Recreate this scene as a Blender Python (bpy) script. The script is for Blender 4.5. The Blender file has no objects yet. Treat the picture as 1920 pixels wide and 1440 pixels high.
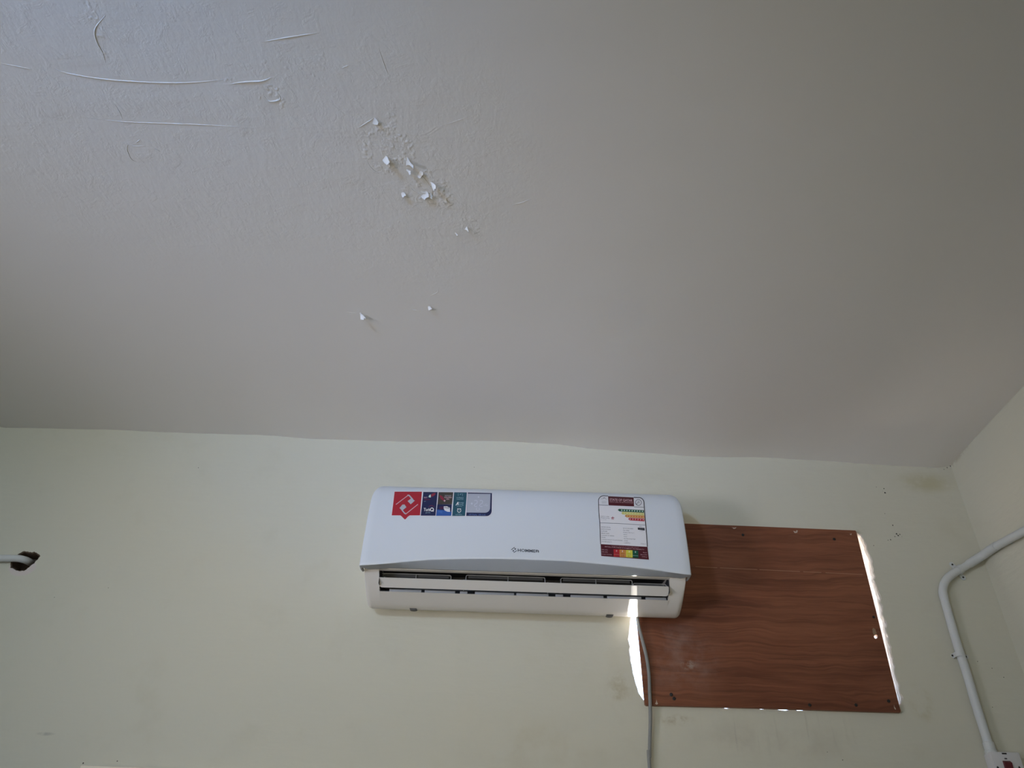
import bpy, bmesh, math, random
import numpy as np
from mathutils import Vector, Matrix
from mathutils.geometry import delaunay_2d_cdt

S = bpy.context.scene
col = S.collection
rng = random.Random(7)

# ------------------------------------------------------------------ camera
FPX, D, CZ = 1450.0, 2.15, 1.65           # focal length in px (1920 wide), wall distance, lens height
yaw, pitch, roll = [math.radians(a) for a in (-0.6, 36.1, 2.05)]
Fv = np.array([math.sin(yaw)*math.cos(pitch), math.cos(yaw)*math.cos(pitch), math.sin(pitch)])
r0 = np.array([math.cos(yaw), -math.sin(yaw), 0.0]); u0 = np.cross(r0, Fv)
Rv = math.cos(roll)*r0 + math.sin(roll)*u0
Uv = -math.sin(roll)*r0 + math.cos(roll)*u0
C0 = np.array([0.0, 0.0, CZ])
cd = bpy.data.cameras.new('camera'); cam = bpy.data.objects.new('camera', cd); col.objects.link(cam)
cd.sensor_fit = 'HORIZONTAL'; cd.sensor_width = 36.0; cd.lens = 36.0*FPX/1920.0
cd.clip_start = 0.02
cam.matrix_world = Matrix(((Rv[0], Uv[0], -Fv[0], 0), (Rv[1], Uv[1], -Fv[1], 0), (Rv[2], Uv[2], -Fv[2], CZ), (0, 0, 0, 1)))
S.camera = cam

# ------------------------------------------------------------------ colour management, sky, lights
vs = S.view_settings
vs.view_transform = 'Standard'; vs.look = 'None'; vs.gamma = 1.0; vs.use_curve_mapping = False
vs.exposure = 0.0
S.cycles.max_bounces = 12; S.cycles.diffuse_bounces = 8
S.cycles.sample_clamp_indirect = 15.0

w = bpy.data.worlds.new('world'); S.world = w; w.use_nodes = True
nt = w.node_tree; nt.nodes.clear()
sky = nt.nodes.new('ShaderNodeTexSky'); sky.sky_type = 'NISHITA'; sky.sun_disc = False
sky.sun_elevation = math.radians(48); sky.sun_rotation = math.radians(150); sky.dust_density = 3.0
bg = nt.nodes.new('ShaderNodeBackground'); bg.inputs['Strength'].default_value = 2.6
wo = nt.nodes.new('ShaderNodeOutputWorld')
nt.links.new(sky.outputs[0], bg.inputs[0]); nt.links.new(bg.outputs[0], wo.inputs[0])

def area_light(name, loc, target, sx, sy, power, colour, spread=180):
    l = bpy.data.lights.new(name, 'AREA'); l.shape = 'RECTANGLE'; l.size = sx; l.size_y = sy
    l.energy = power; l.color = colour; l.spread = math.radians(spread)
    o = bpy.data.objects.new(name, l); col.objects.link(o); o.location = loc
    o.rotation_euler = (Vector(target)-Vector(loc)).to_track_quat('-Z', 'Y').to_euler()
    return o
# area lamp for daylight from an assumed small window high behind the viewer, left
WX, WZ, WY, XL = -1.5, 2.55, -1.3, -3.0
area_light('assumed_window_light', (WX, WY+0.01, WZ), (WX, 0, WZ), 0.36, 0.28, 22.0, (0.77, 0.90, 1.0))
# added blue fill lamp at the window, tints the near part of the ceiling
area_light('blue_ceiling_fill', (WX, WY+0.012, WZ-0.02), (-0.9, 0.0, 2.97), 0.36, 0.28, 3.6, (0.06, 0.36, 1.0), 45)
# added fill lamp at the left wall, no opening behind it
area_light('left_wall_fill', (XL+0.01, -0.3, 1.7), (-0.1, 1.9, 2.8), 0.9, 0.9, 5.2, (0.90, 0.88, 1.0), 50)
# added warm fill lamp behind the viewer, aimed up at the ceiling
area_light('warm_up_fill', (-0.2, WY+0.01, 1.3), (0.05, 1.75, 2.97), 0.9, 0.9, 3.1, (1.0, 0.88, 0.66), 50)
# added spot lamp outside, aimed up through the gap to draw the streak
sp = bpy.data.lights.new('added_streak_spot', 'SPOT'); sp.energy = 1500.0; sp.color = (1.0, 0.96, 0.90)
sp.spot_size = math.radians(3.4); sp.spot_blend = 0.6; sp.shadow_soft_size = 0.02
spo = bpy.data.objects.new('added_streak_spot', sp); col.objects.link(spo); spo.location = (0.55, 3.6, 0.87)
spo.rotation_euler = (Vector((0.329, 2.05, 2.41))-Vector(spo.location)).to_track_quat('-Z', 'Y').to_euler()

# the sun, over the roof from behind the viewer, lights the yard outside the boarded opening
sun = bpy.data.lights.new('sun', 'SUN'); sun.energy = 90.0; sun.angle = math.radians(0.5); sun.color = (1.0, 0.95, 0.88)
suno = bpy.data.objects.new('sun', sun); col.objects.link(suno); suno.rotation_euler = (math.radians(32), 0, math.radians(-12))

# ------------------------------------------------------------------ helpers
def P(x, y, d=0.0):
    """Point at distance d in front of the back wall that the photo shows at pixel x, y."""
    v = Fv*FPX + Rv*(x-960) - Uv*(y-720)
    return C0 + v*(D-d)/v[1]
def PX(x, y, X):
    v = Fv*FPX + Rv*(x-960) - Uv*(y-720)
    return C0 + v*X/v[0]
def PZ(x, y, z):
    v = Fv*FPX + Rv*(x-960) - Uv*(y-720)
    return C0 + v*(z-CZ)/v[2]

def lin(c):
    return tuple((v/12.92 if v <= 0.04045 else ((v+0.055)/1.055)**2.4) for v in (x/255.0 for x in c))
MATS = {}
def mat(name, colour, rough=0.5, spec=0.5, metal=0.0):
    if name in MATS: return MATS[name]
    m = bpy.data.materials.new(name); m.use_nodes = True; MATS[name] = m
    b = m.node_tree.nodes['Principled BSDF']
    b.inputs['Base Color'].default_value = (*colour, 1); b.inputs['Roughness'].default_value = rough
    b.inputs['Specular IOR Level'].default_value = spec; b.inputs['Metallic'].default_value = metal
    return m
class N:
    """small node-graph writer"""
    def __init__(s, m):
        s.t = m.node_tree; s.b = s.t.nodes['Principled BSDF']
        s.pos = s.t.nodes.new('ShaderNodeNewGeometry').outputs['Position']
    def n(s, kind, **kw):
        o = s.t.nodes.new(kind)
        for k, v in kw.items(): setattr(o, k, v)
        return o
    def put(s, sock, v):
        if hasattr(v, 'is_linked'): s.t.links.new(v, sock)
        else: sock.default_value = v
    def math(s, op, a, b=0.0, clamp=False):
        o = s.n('ShaderNodeMath', operation=op); o.use_clamp = clamp
        s.put(o.inputs[0], a); s.put(o.inputs[1], b); return o.outputs[0]
    def scale(s, v, sc, off=(0, 0, 0)):
        o = s.n('ShaderNodeMapping'); s.put(o.inputs['Vector'], v)
        o.inputs['Scale'].default_value = sc; o.inputs['Location'].default_value = off; return o.outputs[0]
    def noise(s, v, scale, detail=4, rough=0.55, dist=0.0):
        o = s.n('ShaderNodeTexNoise'); s.put(o.inputs['Vector'], v); o.inputs['Scale'].default_value = scale
        o.inputs['Detail'].default_value = detail; o.inputs['Roughness'].default_value = rough
        o.inputs['Distortion'].default_value = dist; return o.outputs['Fac']
    def ramp(s, f, a, b, lo=0.0, hi=1.0):
        o = s.n('ShaderNodeMapRange'); o.interpolation_type = 'SMOOTHSTEP'; s.put(o.inputs['Value'], f)
        o.inputs['From Min'].default_value = a; o.inputs['From Max'].default_value = b
        o.inputs['To Min'].default_value = lo; o.inputs['To Max'].default_value = hi; return o.outputs[0]
    def mix(s, f, a, b):
        o = s.n('ShaderNodeMix', data_type='RGBA'); s.put(o.inputs[0], f)
        s.put(o.inputs[6], (*a, 1) if isinstance(a, tuple) else a); s.put(o.inputs[7], (*b, 1) if isinstance(b, tuple) else b)
        return o.outputs[2]
    def blob(s, c, r):
        """soft spot round world point c with radii r (x, y, z)"""
        sc = tuple(1.0/q for q in r)
        v = s.scale(s.pos, sc, tuple(-a*b for a, b in zip(c, sc)))
        o = s.n('ShaderNodeVectorMath', operation='LENGTH'); s.put(o.inputs[0], v)
        return s.ramp(o.outputs['Value'], 1.0, 0.2)
    def bump(s, h, strength, dist, prev=None):
        o = s.n('ShaderNodeBump'); o.inputs['Strength'].default_value = strength; o.inputs['Distance'].default_value = dist
        s.put(o.inputs['Height'], h)
        if prev is not None: s.put(o.inputs['Normal'], prev)
        return o.outputs[0]

def root_loc(p):
    while p.parent: p = p.parent
    return p.location
def meta(o, label=None, cat=None, group=None, kind=None):
    for k, v in (('label', label), ('category', cat), ('group', group), ('kind', kind)):
        if v: o[k] = v
    return o
def empty(name, loc, label, cat, group=None):
    o = bpy.data.objects.new(name, None); col.objects.link(o); o.location = loc; o.empty_display_size = 0.05
    return meta(o, label, cat, group)
class MB:
    """collects shapes (world coordinates) and links them as one mesh object"""
    def __init__(s): s.v, s.f, s.m, s.mats = [], [], [], []
    def add(s, v, f, m):
        if m not in s.mats: s.mats.append(m)
        k = len(s.v); s.v += [tuple(map(float, p)) for p in v]
        s.f += [tuple(i+k for i in q) for q in f]; s.m += [s.mats.index(m)]*len(f); return s
    def box(s, a, b, m):
        (x0, y0, z0), (x1, y1, z1) = a, b
        v = [(x, y, z) for x in (x0, x1) for y in (y0, y1) for z in (z0, z1)]
        return s.add(v, [(0, 1, 3, 2), (4, 6, 7, 5), (0, 4, 5, 1), (2, 3, 7, 6), (0, 2, 6, 4), (1, 5, 7, 3)], m)
    def tube(s, pts, r, m, seg=12, flat=1.0):
        pts = [np.array(p, float) for p in pts]; n = len(pts)
        rs = r if isinstance(r, (list, tuple)) else [r]*n
        t = [pts[min(i+1, n-1)]-pts[max(i-1, 0)] for i in range(n)]; t = [q/np.linalg.norm(q) for q in t]
        a = np.cross(t[0], (0, 1, 0.01)); a /= np.linalg.norm(a); v, f = [], []
        for i in range(n):
            a = a - t[i]*(a@t[i]); a /= np.linalg.norm(a); b = np.cross(t[i], a)
            v += [pts[i]+rs[i]*(math.cos(2*math.pi*k/seg)*a+flat*math.sin(2*math.pi*k/seg)*b) for k in range(seg)]
        for i in range(n-1):
            f += [(i*seg+k, i*seg+(k+1) % seg, (i+1)*seg+(k+1) % seg, (i+1)*seg+k) for k in range(seg)]
        f += [tuple(range(seg))[::-1], tuple((n-1)*seg+k for k in range(seg))]
        return s.add(v, f, m)
    def build(s, name, parent=None, smooth=False, bevel=0.0, bseg=2, angle=40):
        me = bpy.data.meshes.new(name); off = root_loc(parent) if parent else Vector((0, 0, 0))
        me.from_pydata([tuple(Vector(p)-off) for p in s.v], [], s.f)
        for m in s.mats: me.materials.append(m)
        me.polygons.foreach_set('material_index', s.m)
        bm = bmesh.new(); bm.from_mesh(me)
        if bevel:
            bmesh.ops.remove_doubles(bm, verts=bm.verts, dist=1e-5)
            e = [e for e in bm.edges if len(e.link_faces) == 2 and e.calc_face_angle(0) > 0.5]
            bmesh.ops.bevel(bm, geom=e, offset=bevel, segments=bseg, affect='EDGES', profile=0.5, clamp_overlap=True)
        bmesh.ops.recalc_face_normals(bm, faces=bm.faces)
        bm.to_mesh(me); bm.free()
        if smooth or bevel:
            me.polygons.foreach_set('use_smooth', [True]*len(me.polygons))
            me.set_sharp_from_angle(angle=math.radians(angle))
        o = bpy.data.objects.new(name, me); col.objects.link(o)
        if parent: o.parent = parent
        return o
def smooth_path(pts, n=6):
    pts = [np.array(p, float) for p in pts]; q = [2*pts[0]-pts[1]]+pts+[2*pts[-1]-pts[-2]]; out = []
    for i in range(1, len(q)-2):
        for k in range(n):
            t = k/n; p0, p1, p2, p3 = q[i-1:i+3]
            out.append(0.5*(2*p1+(p2-p0)*t+(2*p0-5*p1+4*p2-p3)*t*t+(3*p1-p0-3*p2+p3)*t**3))
    return out+[pts[-1]]
def arc2(cx, cy, rx, ry, a0, a1, n=10):
    return [(cx+rx*math.cos(math.radians(a0+(a1-a0)*k/n)), cy+ry*math.sin(math.radians(a0+(a1-a0)*k/n))) for k in range(n+1)]
def dens(poly, step):
    out = []
    for i in range(len(poly)):
        a, b = np.array(poly[i], float), np.array(poly[(i+1) % len(poly)], float)
        n = max(1, int(np.linalg.norm(b-a)/step)); out += [tuple(a+(b-a)*k/n) for k in range(n)]
    return out
def flat_mesh(poly, step):
    """fill a 2-D outline with small triangles"""
    b = dens(poly, step); xs = [p[0] for p in b]; ys = [p[1] for p in b]
    def inside(x, y):
        c = False
        for i in range(len(poly)):
            (x1, y1), (x2, y2) = poly[i], poly[i-1]
            if (y1 > y) != (y2 > y) and x < (x2-x1)*(y-y1)/(y2-y1)+x1: c = not c
        return c
    g = []
    for i in range(int((max(xs)-min(xs))/step)+1):
        for j in range(int((max(ys)-min(ys))/step)+1):
            q = (min(xs)+(i+.5)*step, min(ys)+(j+.5)*step)
            if inside(*q): g.append(q)
    r = delaunay_2d_cdt([Vector(p) for p in b+g], [], [list(range(len(b)))], 1, 1e-6)
    return [tuple(p) for p in r[0]], [tuple(q) for q in r[2]]
def text_2d(s, bold=0.0):
    c = bpy.data.curves.new('t', 'FONT'); c.body = s; c.size = 1.0; c.resolution_u = 2; c.offset = bold
    o = bpy.data.objects.new('t', c); col.objects.link(o)
    dg = bpy.context.evaluated_depsgraph_get(); dg.update()
    me = bpy.data.meshes.new_from_object(o.evaluated_get(dg))
    v = [(p.co.x, p.co.y) for p in me.vertices]; f = [tuple(p.vertices) for p in me.polygons]
    bpy.data.objects.remove(o); bpy.data.curves.remove(c); bpy.data.meshes.remove(me)
    return v, f

# ------------------------------------------------------------------ materials of the room
m_wall = mat('cream_wall_paint', (0.60, 0.58, 0.48), 0.6, 0.3)
g = N(m_wall)
big = g.noise(g.pos, 1.7, 3); fine = g.noise(g.pos, 60, 5, 0.6); mid = g.noise(g.pos, 9, 4)
c = g.mix(g.ramp(big, 0.35, 0.7), (0.60, 0.58, 0.48), (0.585, 0.575, 0.485))
c = g.mix(g.math('MULTIPLY', g.ramp(mid, 0.55, 0.8), 0.25), c, (0.50, 0.47, 0.36))
def stain(c, px, py, r, colour, amt, nscale=25, lo=.4, hi=.7):
    p = P(px, py)
    f = g.math('MULTIPLY', g.math('MULTIPLY', g.blob(p, r), g.ramp(g.noise(g.pos, nscale, 5, .65), lo, hi)), amt)
    return g.mix(f, c, colour)
c = stain(c, 1727, 1318, (.045, .2, .06), (0.42, 0.36, 0.18), .6)
c = stain(c, 1160, 1290, (.05, .2, .07), (0.42, 0.37, 0.24), .7)
c = stain(c, 1265, 1350, (.07, .2, .02), (0.38, 0.32, 0.20), .8, 40)
c = stain(c, 1735, 905, (.12, .2, .05), (0.42, 0.38, 0.20), .55, 12, .3, .6)
c = stain(c, 1800, 872, (.05, .2, .025), (0.28, 0.19, 0.09), .8, 60, .45, .6)
c = stain(c, 1450, 1390, (.3, .2, .07), (0.50, 0.47, 0.39), .6, 9)
c = stain(c, 1000, 1400, (.25, .2, .10), (0.52, 0.48, 0.36), .5, 7)
c = stain(c, 85, 1376, (.03, .2, .006), (0.30, 0.29, 0.26), .6, 40, .3, .6)
streak = g.noise(g.scale(g.pos, (60, 60, 4)), 1, 3)
c = g.mix(g.math('MULTIPLY', g.math('MULTIPLY', g.blob(P(1430, 1365), (.32, .2, .08)), g.ramp(streak, .58, .72)), .35), c, (.33, .31, .26))
ring = g.blob(P(42, 1063), (.055, .2, .04))
c = g.mix(g.math('MULTIPLY', g.ramp(g.math('ADD', ring, g.math('MULTIPLY', g.noise(g.pos, 90, 4), .3)), .35, .6), .85), c, (.62, .55, .53))
g.put(g.b.inputs['Base Color'], c)
n1 = g.bump(fine, .25, .002); n2 = g.bump(mid, .35, .008, n1)
n3 = g.bump(g.noise(g.scale(g.pos, (3, 3, 14)), 2, 3), .25, .008, n2)
g.put(g.b.inputs['Normal'], n3)

m_ceil = mat('ceiling_paint', (0.76, 0.735, 0.715), 0.65, 0.3)
g = N(m_ceil)
big = g.noise(g.pos, 1.3, 3); mid = g.noise(g.pos, 7, 5, .6); fine = g.noise(g.pos, 70, 5, .65)
tro = g.noise(g.scale(g.pos, (3, 14, 3)), 1.6, 4, .6, .8)
trowel2 = g.noise(g.scale(g.pos, (16, 5, 3)), 2.2, 4, .6, .5)
c = g.mix(g.ramp(big, .35, .7), (0.76, 0.735, 0.715), (0.75, 0.73, 0.71))
g.put(g.b.inputs['Base Color'], c)
rough_zone = g.math('MAXIMUM', g.blob((-.75, .85, 2.97), (.75, .75, 3)), g.blob((-.28, 1.05, 2.97), (.45, .5, 3)))
n1 = g.bump(g.math('MULTIPLY', fine, g.math('ADD', g.math('MULTIPLY', rough_zone, .5), .25)), .35, .002)
n2 = g.bump(mid, .22, .008, n1)
n3 = g.bump(g.math('MULTIPLY', g.math('ADD', tro, trowel2), g.math('ADD', rough_zone, .15)), .09, .010, n2)
patch = g.math('MULTIPLY', rough_zone, g.ramp(g.noise(g.pos, 22, 6, .7, .6), .5, .62))
n4 = g.bump(patch, .22, .0015, n3)
g.put(g.b.inputs['Normal'], n4)

m_flake = mat('peeling_paint', (0.78, 0.77, 0.76), 0.55, 0.3)
m_hole = mat('bare_brick_dust', (0.16, 0.12, 0.09), 0.9, 0.1)
m_floor = mat('floor_tile', (0.36, 0.30, 0.24), 0.45)
m_black = mat('black_void', (0.012, 0.012, 0.013), 0.7, 0.2)
m_concrete = mat('outside_plaster', (0.55, 0.52, 0.47), 0.8, 0.2)

# ------------------------------------------------------------------ room shell
XR = float(P(1785, 880)[0]); YF = WY; TH = 0.10
LINE = [(0, 802), (60, 802.5), (110, 804), (220, 806), (290, 810), (380, 813), (500, 816), (580, 823), (640, 824.5), (700, 826.5),
        (760, 828.5), (830, 827.5), (900, 827), (960, 828), (1000, 831), (1040, 832.5), (1110, 842), (1180, 847), (1230, 850),
        (1280, 855), (1330, 857), (1430, 857.5), (1500, 862), (1560, 865), (1620, 870), (1680, 873), (1780, 879)]
LP = [P(*q) for q in LINE]; lx = [p[0] for p in LP]; lz = [p[2] for p in LP]
ax_, bx_ = np.polyfit(lx, lz, 1)
def zc(x, y):
    base = ax_*x+bx_
    pro = np.interp(x, lx, lz, left=ax_*lx[0]+bx_, right=ax_*lx[-1]+bx_)-base
    k = math.exp(-max(0, D-y)/0.22)
    und = 0.006*math.sin(2.3*x+1.1)*math.sin(1.9*y+.4)+0.004*math.sin(4.7*x-2.0*y)
    return base+pro*k+und*(1-k)
def on_ceiling(px, py, drop=0.0):
    z = 2.97
    for _ in range(8):
        p = PZ(px, py, z); z = zc(p[0], p[1])-drop
    return PZ(px, py, z)
xs = sorted(set([XL-.02]+[XL+(XR-XL)*i/90 for i in range(91)]+[XR+.02])); ys = [YF-.02]+[YF+(D-YF)*i/60 for i in range(56)]
ys += [D-.3+.32*i/16 for i in range(17)]; ys = sorted(set(round(y, 4) for y in ys))
cv = [(x, y, zc(x, y)) for x in xs for y in ys]; ny = len(ys)
cf = [(i*ny+j, i*ny+j+1, (i+1)*ny+j+1, (i+1)*ny+j) for i in range(len(xs)-1) for j in range(ny-1)]
ceiling = meta(MB().add(cv, cf, m_ceil).build('ceiling', smooth=True), 'uneven off-white painted ceiling, blistered and peeling on its left side', kind='structure')
MB().box((XL-.2, YF-.2, 3.08), (XR+.2, D+TH, 3.2), m_concrete).build('roof_slab', ceiling)

def holed_plane(mb, outer, holes, y, m):
    bm = bmesh.new(); E_ = []
    for loop in [outer]+holes:
        vs_ = [bm.verts.new((p[0], y, p[1])) for p in loop]
        E_ += [bm.edges.new((vs_[i], vs_[(i+1) % len(vs_)])) for i in range(len(vs_))]
    bmesh.ops.triangle_fill(bm, use_beauty=True, edges=E_, normal=(0, -1, 0))
    bm.verts.index_update()
    mb.add([v.co[:] for v in bm.verts], [tuple(v.index for v in f.verts) for f in bm.faces], m); bm.free()
def noisy(loop, amp, seed):
    r = random.Random(seed); n = len(loop); ph = [(r.uniform(0, 6.28), k, r.uniform(.3, 1)) for k in (5, 9, 14, 23, 37)]
    out = []
    for i, p in enumerate(loop):
        a, b = np.array(loop[i-1]), np.array(loop[(i+1) % n]); t = b-a; t = t/(np.linalg.norm(t)+1e-9)
        q = sum(A*math.sin(k*6.283*i/n+h) for h, k, A in ph)*amp+r.uniform(-amp, amp)*.6
        out.append((p[0]+t[1]*q, p[1]-t[0]*q))
    return out
def offset(loop, w):
    n = len(loop); out = []; ar = sum(loop[i-1][0]*loop[i][1]-loop[i][0]*loop[i-1][1] for i in range(n)); sg = 1 if ar > 0 else -1
    for i, p in enumerate(loop):
        a, b = np.array(loop[i-1]), np.array(loop[(i+1) % n]); t = b-a; t = t/(np.linalg.norm(t)+1e-9)
        q = w[i] if hasattr(w, '__len__') else w
        out.append((p[0]+sg*t[1]*q, p[1]-sg*t[0]*q))
    return out
# the opening behind the plywood: inner edge of the reveal, traced on the wall plane
OPEN_PX = [(1187.6, 1095), (1187.8, 1150), (1184.3, 1172), (1181.5, 1198), (1187, 1240), (1193, 1275), (1201, 1298), (1210, 1311), (1236, 1313),
           (1300, 1319), (1340, 1322), (1362, 1324.6), (1400, 1324), (1420, 1327.3), (1436, 1327.5), (1446, 1325.5), (1458, 1328.6), (1474, 1329), (1484, 1327), (1496, 1329.4), (1506, 1329.6), (1516, 1327), (1560, 1325), (1600, 1323), (1660, 1322), (1680, 1314),
           (1676, 1290), (1668, 1255), (1657, 1205), (1645, 1150), (1634, 1100), (1622, 1045), (1610, 1008), (1590, 1004),
           (1500, 1000), (1420, 994), (1380, 991), (1330, 988), (1270, 986), (1200, 984), (1190, 1040)]
opening = [(p[0], p[2]) for p in (P(*q) for q in dens(OPEN_PX, 7))]
opening = noisy(opening, 0.0007, 3)
HOLE_PX = [(36, 1040), (43, 1035), (54, 1036), (63, 1037), (71, 1039.5), (74, 1043), (67, 1051), (58, 1059), (52, 1064), (45, 1069), (31, 1068.5), (22, 1063), (21, 1056), (25, 1045)]
hole = [(p[0], p[2]) for p in (P(*q) for q in dens(HOLE_PX, 2.0))]; hole = noisy(hole, 0.0006, 5)

mb = MB()
GL = [(float(P(px_, 1326)[0]), w_, a_) for px_, w_, a_ in ((1330, .02, .0015), (1365, .014, .0045), (1428, .012, .003), (1465, .016, .004), (1500, .01, .003))]
def lipw(p):   # width of the crumbling plaster edge round the opening
    x, z = p
    if x > 0.9 and z > 2.2: return 0.017
    if x < 0.45: return 0.007
    if z < 2.25: return 0.002+sum(a*math.exp(-((x-c)/w)**2) for c, w, a in GL)
    return 0.004
r2 = random.Random(11)
wid = [lipw(p)*(0.75+.5*r2.random()) for p in opening]
loops = [(offset(opening, [q*1.0 for q in wid]), 0.0), (offset(opening, [q*.78 for q in wid]), .0015), (offset(opening, [q*.52 for q in wid]), .006),
         (offset(opening, [q*.22 for q in wid]), .018), (opening, .040), (opening, TH)]
hl = [(offset(hole, .0025), 0.0), (hole, .004), (offset(hole, -.001), .05)]
outer = [(XL-.2, -.05), (XR+.2, -.05), (XR+.2, 3.1), (XL-.2, 3.1)]
holed_plane(mb, outer, [loops[0][0], hl[0][0]], D, m_wall)
m_reveal = mat('rough_reveal_plaster', (0.62, 0.58, 0.52), 0.8, 0.2)
g = N(m_reveal); g.put(g.b.inputs['Normal'], g.bump(g.noise(g.scale(g.pos, (90, 30, 40)), 1.5, 5, .65), .8, .006))
for (a, da), (b, db) in zip(loops[:-1], loops[1:]):
    n = len(a)
    mb.add([(p[0], D+da, p[1]) for p in a]+[(p[0], D+db, p[1]) for p in b], [(i, (i+1) % n, n+(i+1) % n, n+i) for i in range(n)], m_reveal)
for (a, da), (b, db) in zip(hl[:-1], hl[1:]):
    n = len(a)
    mb.add([(p[0], D+da, p[1]) for p in a]+[(p[0], D+db, p[1]) for p in b], [(i, (i+1) % n, n+(i+1) % n, n+i) for i in range(n)], m_hole)
n = len(hole); mb.add([(p[0], D+.05, p[1]) for p in hl[-1][0]], [tuple(range(n))], m_hole)
holed_plane(mb, outer, [opening], D+TH, m_concrete)
wall_back = meta(mb.build('wall_back', smooth=True, angle=60), 'cream painted wall with the air conditioner and the boarded opening', kind='structure')
meta(MB().box((XR, YF-.2, -.05), (XR+.2, D+.01, 3.1), m_wall).build('wall_right'), 'cream painted wall at the right edge, carrying a stretch of white conduit', kind='structure')
mb = MB()
holed_plane(mb, [(XL-.2, -.05), (XR+.2, -.05), (XR+.2, 3.1), (XL-.2, 3.1)],
            [[(WX-.23, WZ-.19), (WX+.23, WZ-.19), (WX+.23, WZ+.19), (WX-.23, WZ+.19)]], YF, m_wall)
meta(mb.build('wall_front'), 'cream painted wall behind the viewer with an assumed small high window', kind='structure')
bm_ = MB(); holed_plane(bm_, [(YF-.2, -.05), (D+.01, -.05), (D+.01, 3.1), (YF-.2, 3.1)], [[(-.75, .02), (.15, .02), (.15, 2.16), (-.75, 2.16)]], 0, m_wall)
mb = MB().add([(XL, x, z) for x, y, z in bm_.v], bm_.f, m_wall)
rec = [(-.75, .02), (.15, .02), (.15, 2.16), (-.75, 2.16)]
mb.add([(XL, y, z) for y, z in rec]+[(XL-.12, y, z) for y, z in rec], [(0, 1, 5, 4), (1, 2, 6, 5), (2, 3, 7, 6), (3, 0, 4, 7), (4, 5, 6, 7)], m_wall)  # closed recess added behind the left fill lamp, leads nowhere
meta(mb.build('wall_left'), 'cream painted wall on the left with a closed recess added for a fill lamp, out of the photo', kind='structure')
meta(MB().box((XL-.2, YF-.2, -.1), (XR+.2, D+TH, 0), m_floor).build('floor'), 'tiled floor, out of the photo', kind='structure')
meta(MB().box((-12, D+TH, -.3), (12, 26, -.1), mat('yard_concrete', (.5, .46, .4), .9, .2)).build('ground'), 'bare concrete yard outside the boarded opening', kind='structure')

# ------------------------------------------------------------------ ceiling relief: flakes, cracks, crumbs
def flake(px, py, w_px, l_px, drop, ang, seed):
    r = random.Random(seed); b = on_ceiling(px, py); k = 0.00142
    W, L = w_px*k*1.0, l_px*k*1.15; a = math.radians(ang)
    dv = np.array([math.cos(a), math.sin(a), 0]); du = np.array([-math.sin(a), math.cos(a), 0])
    nu, nv = 6, 5; v = []
    for j in range(nv):
        t = j/(nv-1)
        for i in range(nu):
            s_ = (i/(nu-1)-.5); wj = W*(.75+.5*math.sin(2.2*t+seed))
            lj = L*(t+(r.uniform(-.16, .16) if j == nv-1 else r.uniform(-.03, .03)))
            q = b+du*s_*wj+dv*lj
            v.append((q[0], q[1], zc(q[0], q[1])-.0006-drop*t**1.6+r.uniform(-.0008, .0008)*t))
    f = [(j*nu+i, j*nu+i+1, (j+1)*nu+i+1, (j+1)*nu+i) for j in range(nv-1) for i in range(nu-1)]
    v += [(x, y, z+.0007) for x, y, z in v]; m = nu*nv
    f += [tuple(q+m for q in reversed(fc)) for fc in f]
    MB().add(v, f, m_flake).build('paint_flake', ceiling, smooth=True)
for q in [(720, 296, 9, 7, .010, 35, 1), (724, 303, 7, 6, .007, 45, 2), (762, 302, 20, 9, .014, 12, 3), (762, 318, 12, 6, .006, 25, 4),
          (807, 341, 8, 8, .011, 40, 5), (753, 361, 6, 5, .005, 45, 6), (794, 363, 12, 6, .006, 40, 7), (804, 364, 8, 6, .005, 50, 8),
          (873, 427, 9, 5, .009, 30, 9), (853, 436, 6, 4, .005, 30, 10), (675, 586, 11, 9, .011, 60, 11), (803, 574, 6, 5, .006, 50, 12),
          (785, 325, 10, 5, .004, 30, 13), (700, 226, 9, 6, .004, 20, 14), (832, 374, 9, 5, .003, 40, 15)]:
    flake(*q)
def ridge(pts, r=.0011, name='plaster_ridge'):
    q = [on_ceiling(*p) for p in pts]; s_ = smooth_path(q, 6); s_ = [np.array((p[0], p[1], zc(p[0], p[1])+r*.15)) for p in s_]
    n = len(s_); MB().tube(s_, [.8*r*(.25+.75*math.sin(math.pi*(i+.4)/(n-.2))) for i in range(n)], m_ceil, 8).build(name, ceiling, smooth=True)
ridge([(0, 118), (40, 126), (60, 130)]); ridge([(100, 128), (125, 137), (200, 149), (300, 155), (370, 154), (425, 148)], .0016)
ridge([(150, 220), (230, 228), (300, 231), (400, 235), (480, 241)], .0011); ridge([(490, 79), (540, 70), (600, 61)], .0015)
ridge([(198, 28), (178, 55), (182, 80), (192, 98), (198, 118)], .0022); ridge([(240, 270), (238, 280), (246, 298), (258, 304)], .0014)
ridge([(240, 270), (255, 274), (275, 273)], .001); ridge([(215, 195), (224, 210), (230, 224)], .001)
ridge([(430, 158), (455, 154), (490, 152), (508, 146)], .0022); ridge([(495, 180), (505, 190), (525, 186), (520, 172)], .002)
ridge([(640, 128), (655, 122)], .001); ridge([(710, 90), (720, 120), (728, 140)], .0013); ridge([(672, 240), (700, 222)], .0014)
ridge([(700, 322), (712, 325)], .001); ridge([(765, 345), (776, 358), (790, 365), (805, 372), (818, 381)], .0013)
ridge([(785, 322), (800, 340), (812, 356)], .0015); ridge([(960, 384), (978, 380), (997, 372)], .0012); ridge([(648, 585), (668, 587)], .0011)
ridge([(770, 580), (790, 583)], .001); ridge([(806, 555), (820, 548), (822, 540)], .0009); ridge([(255, 268), (262, 262)], .0012)
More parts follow.
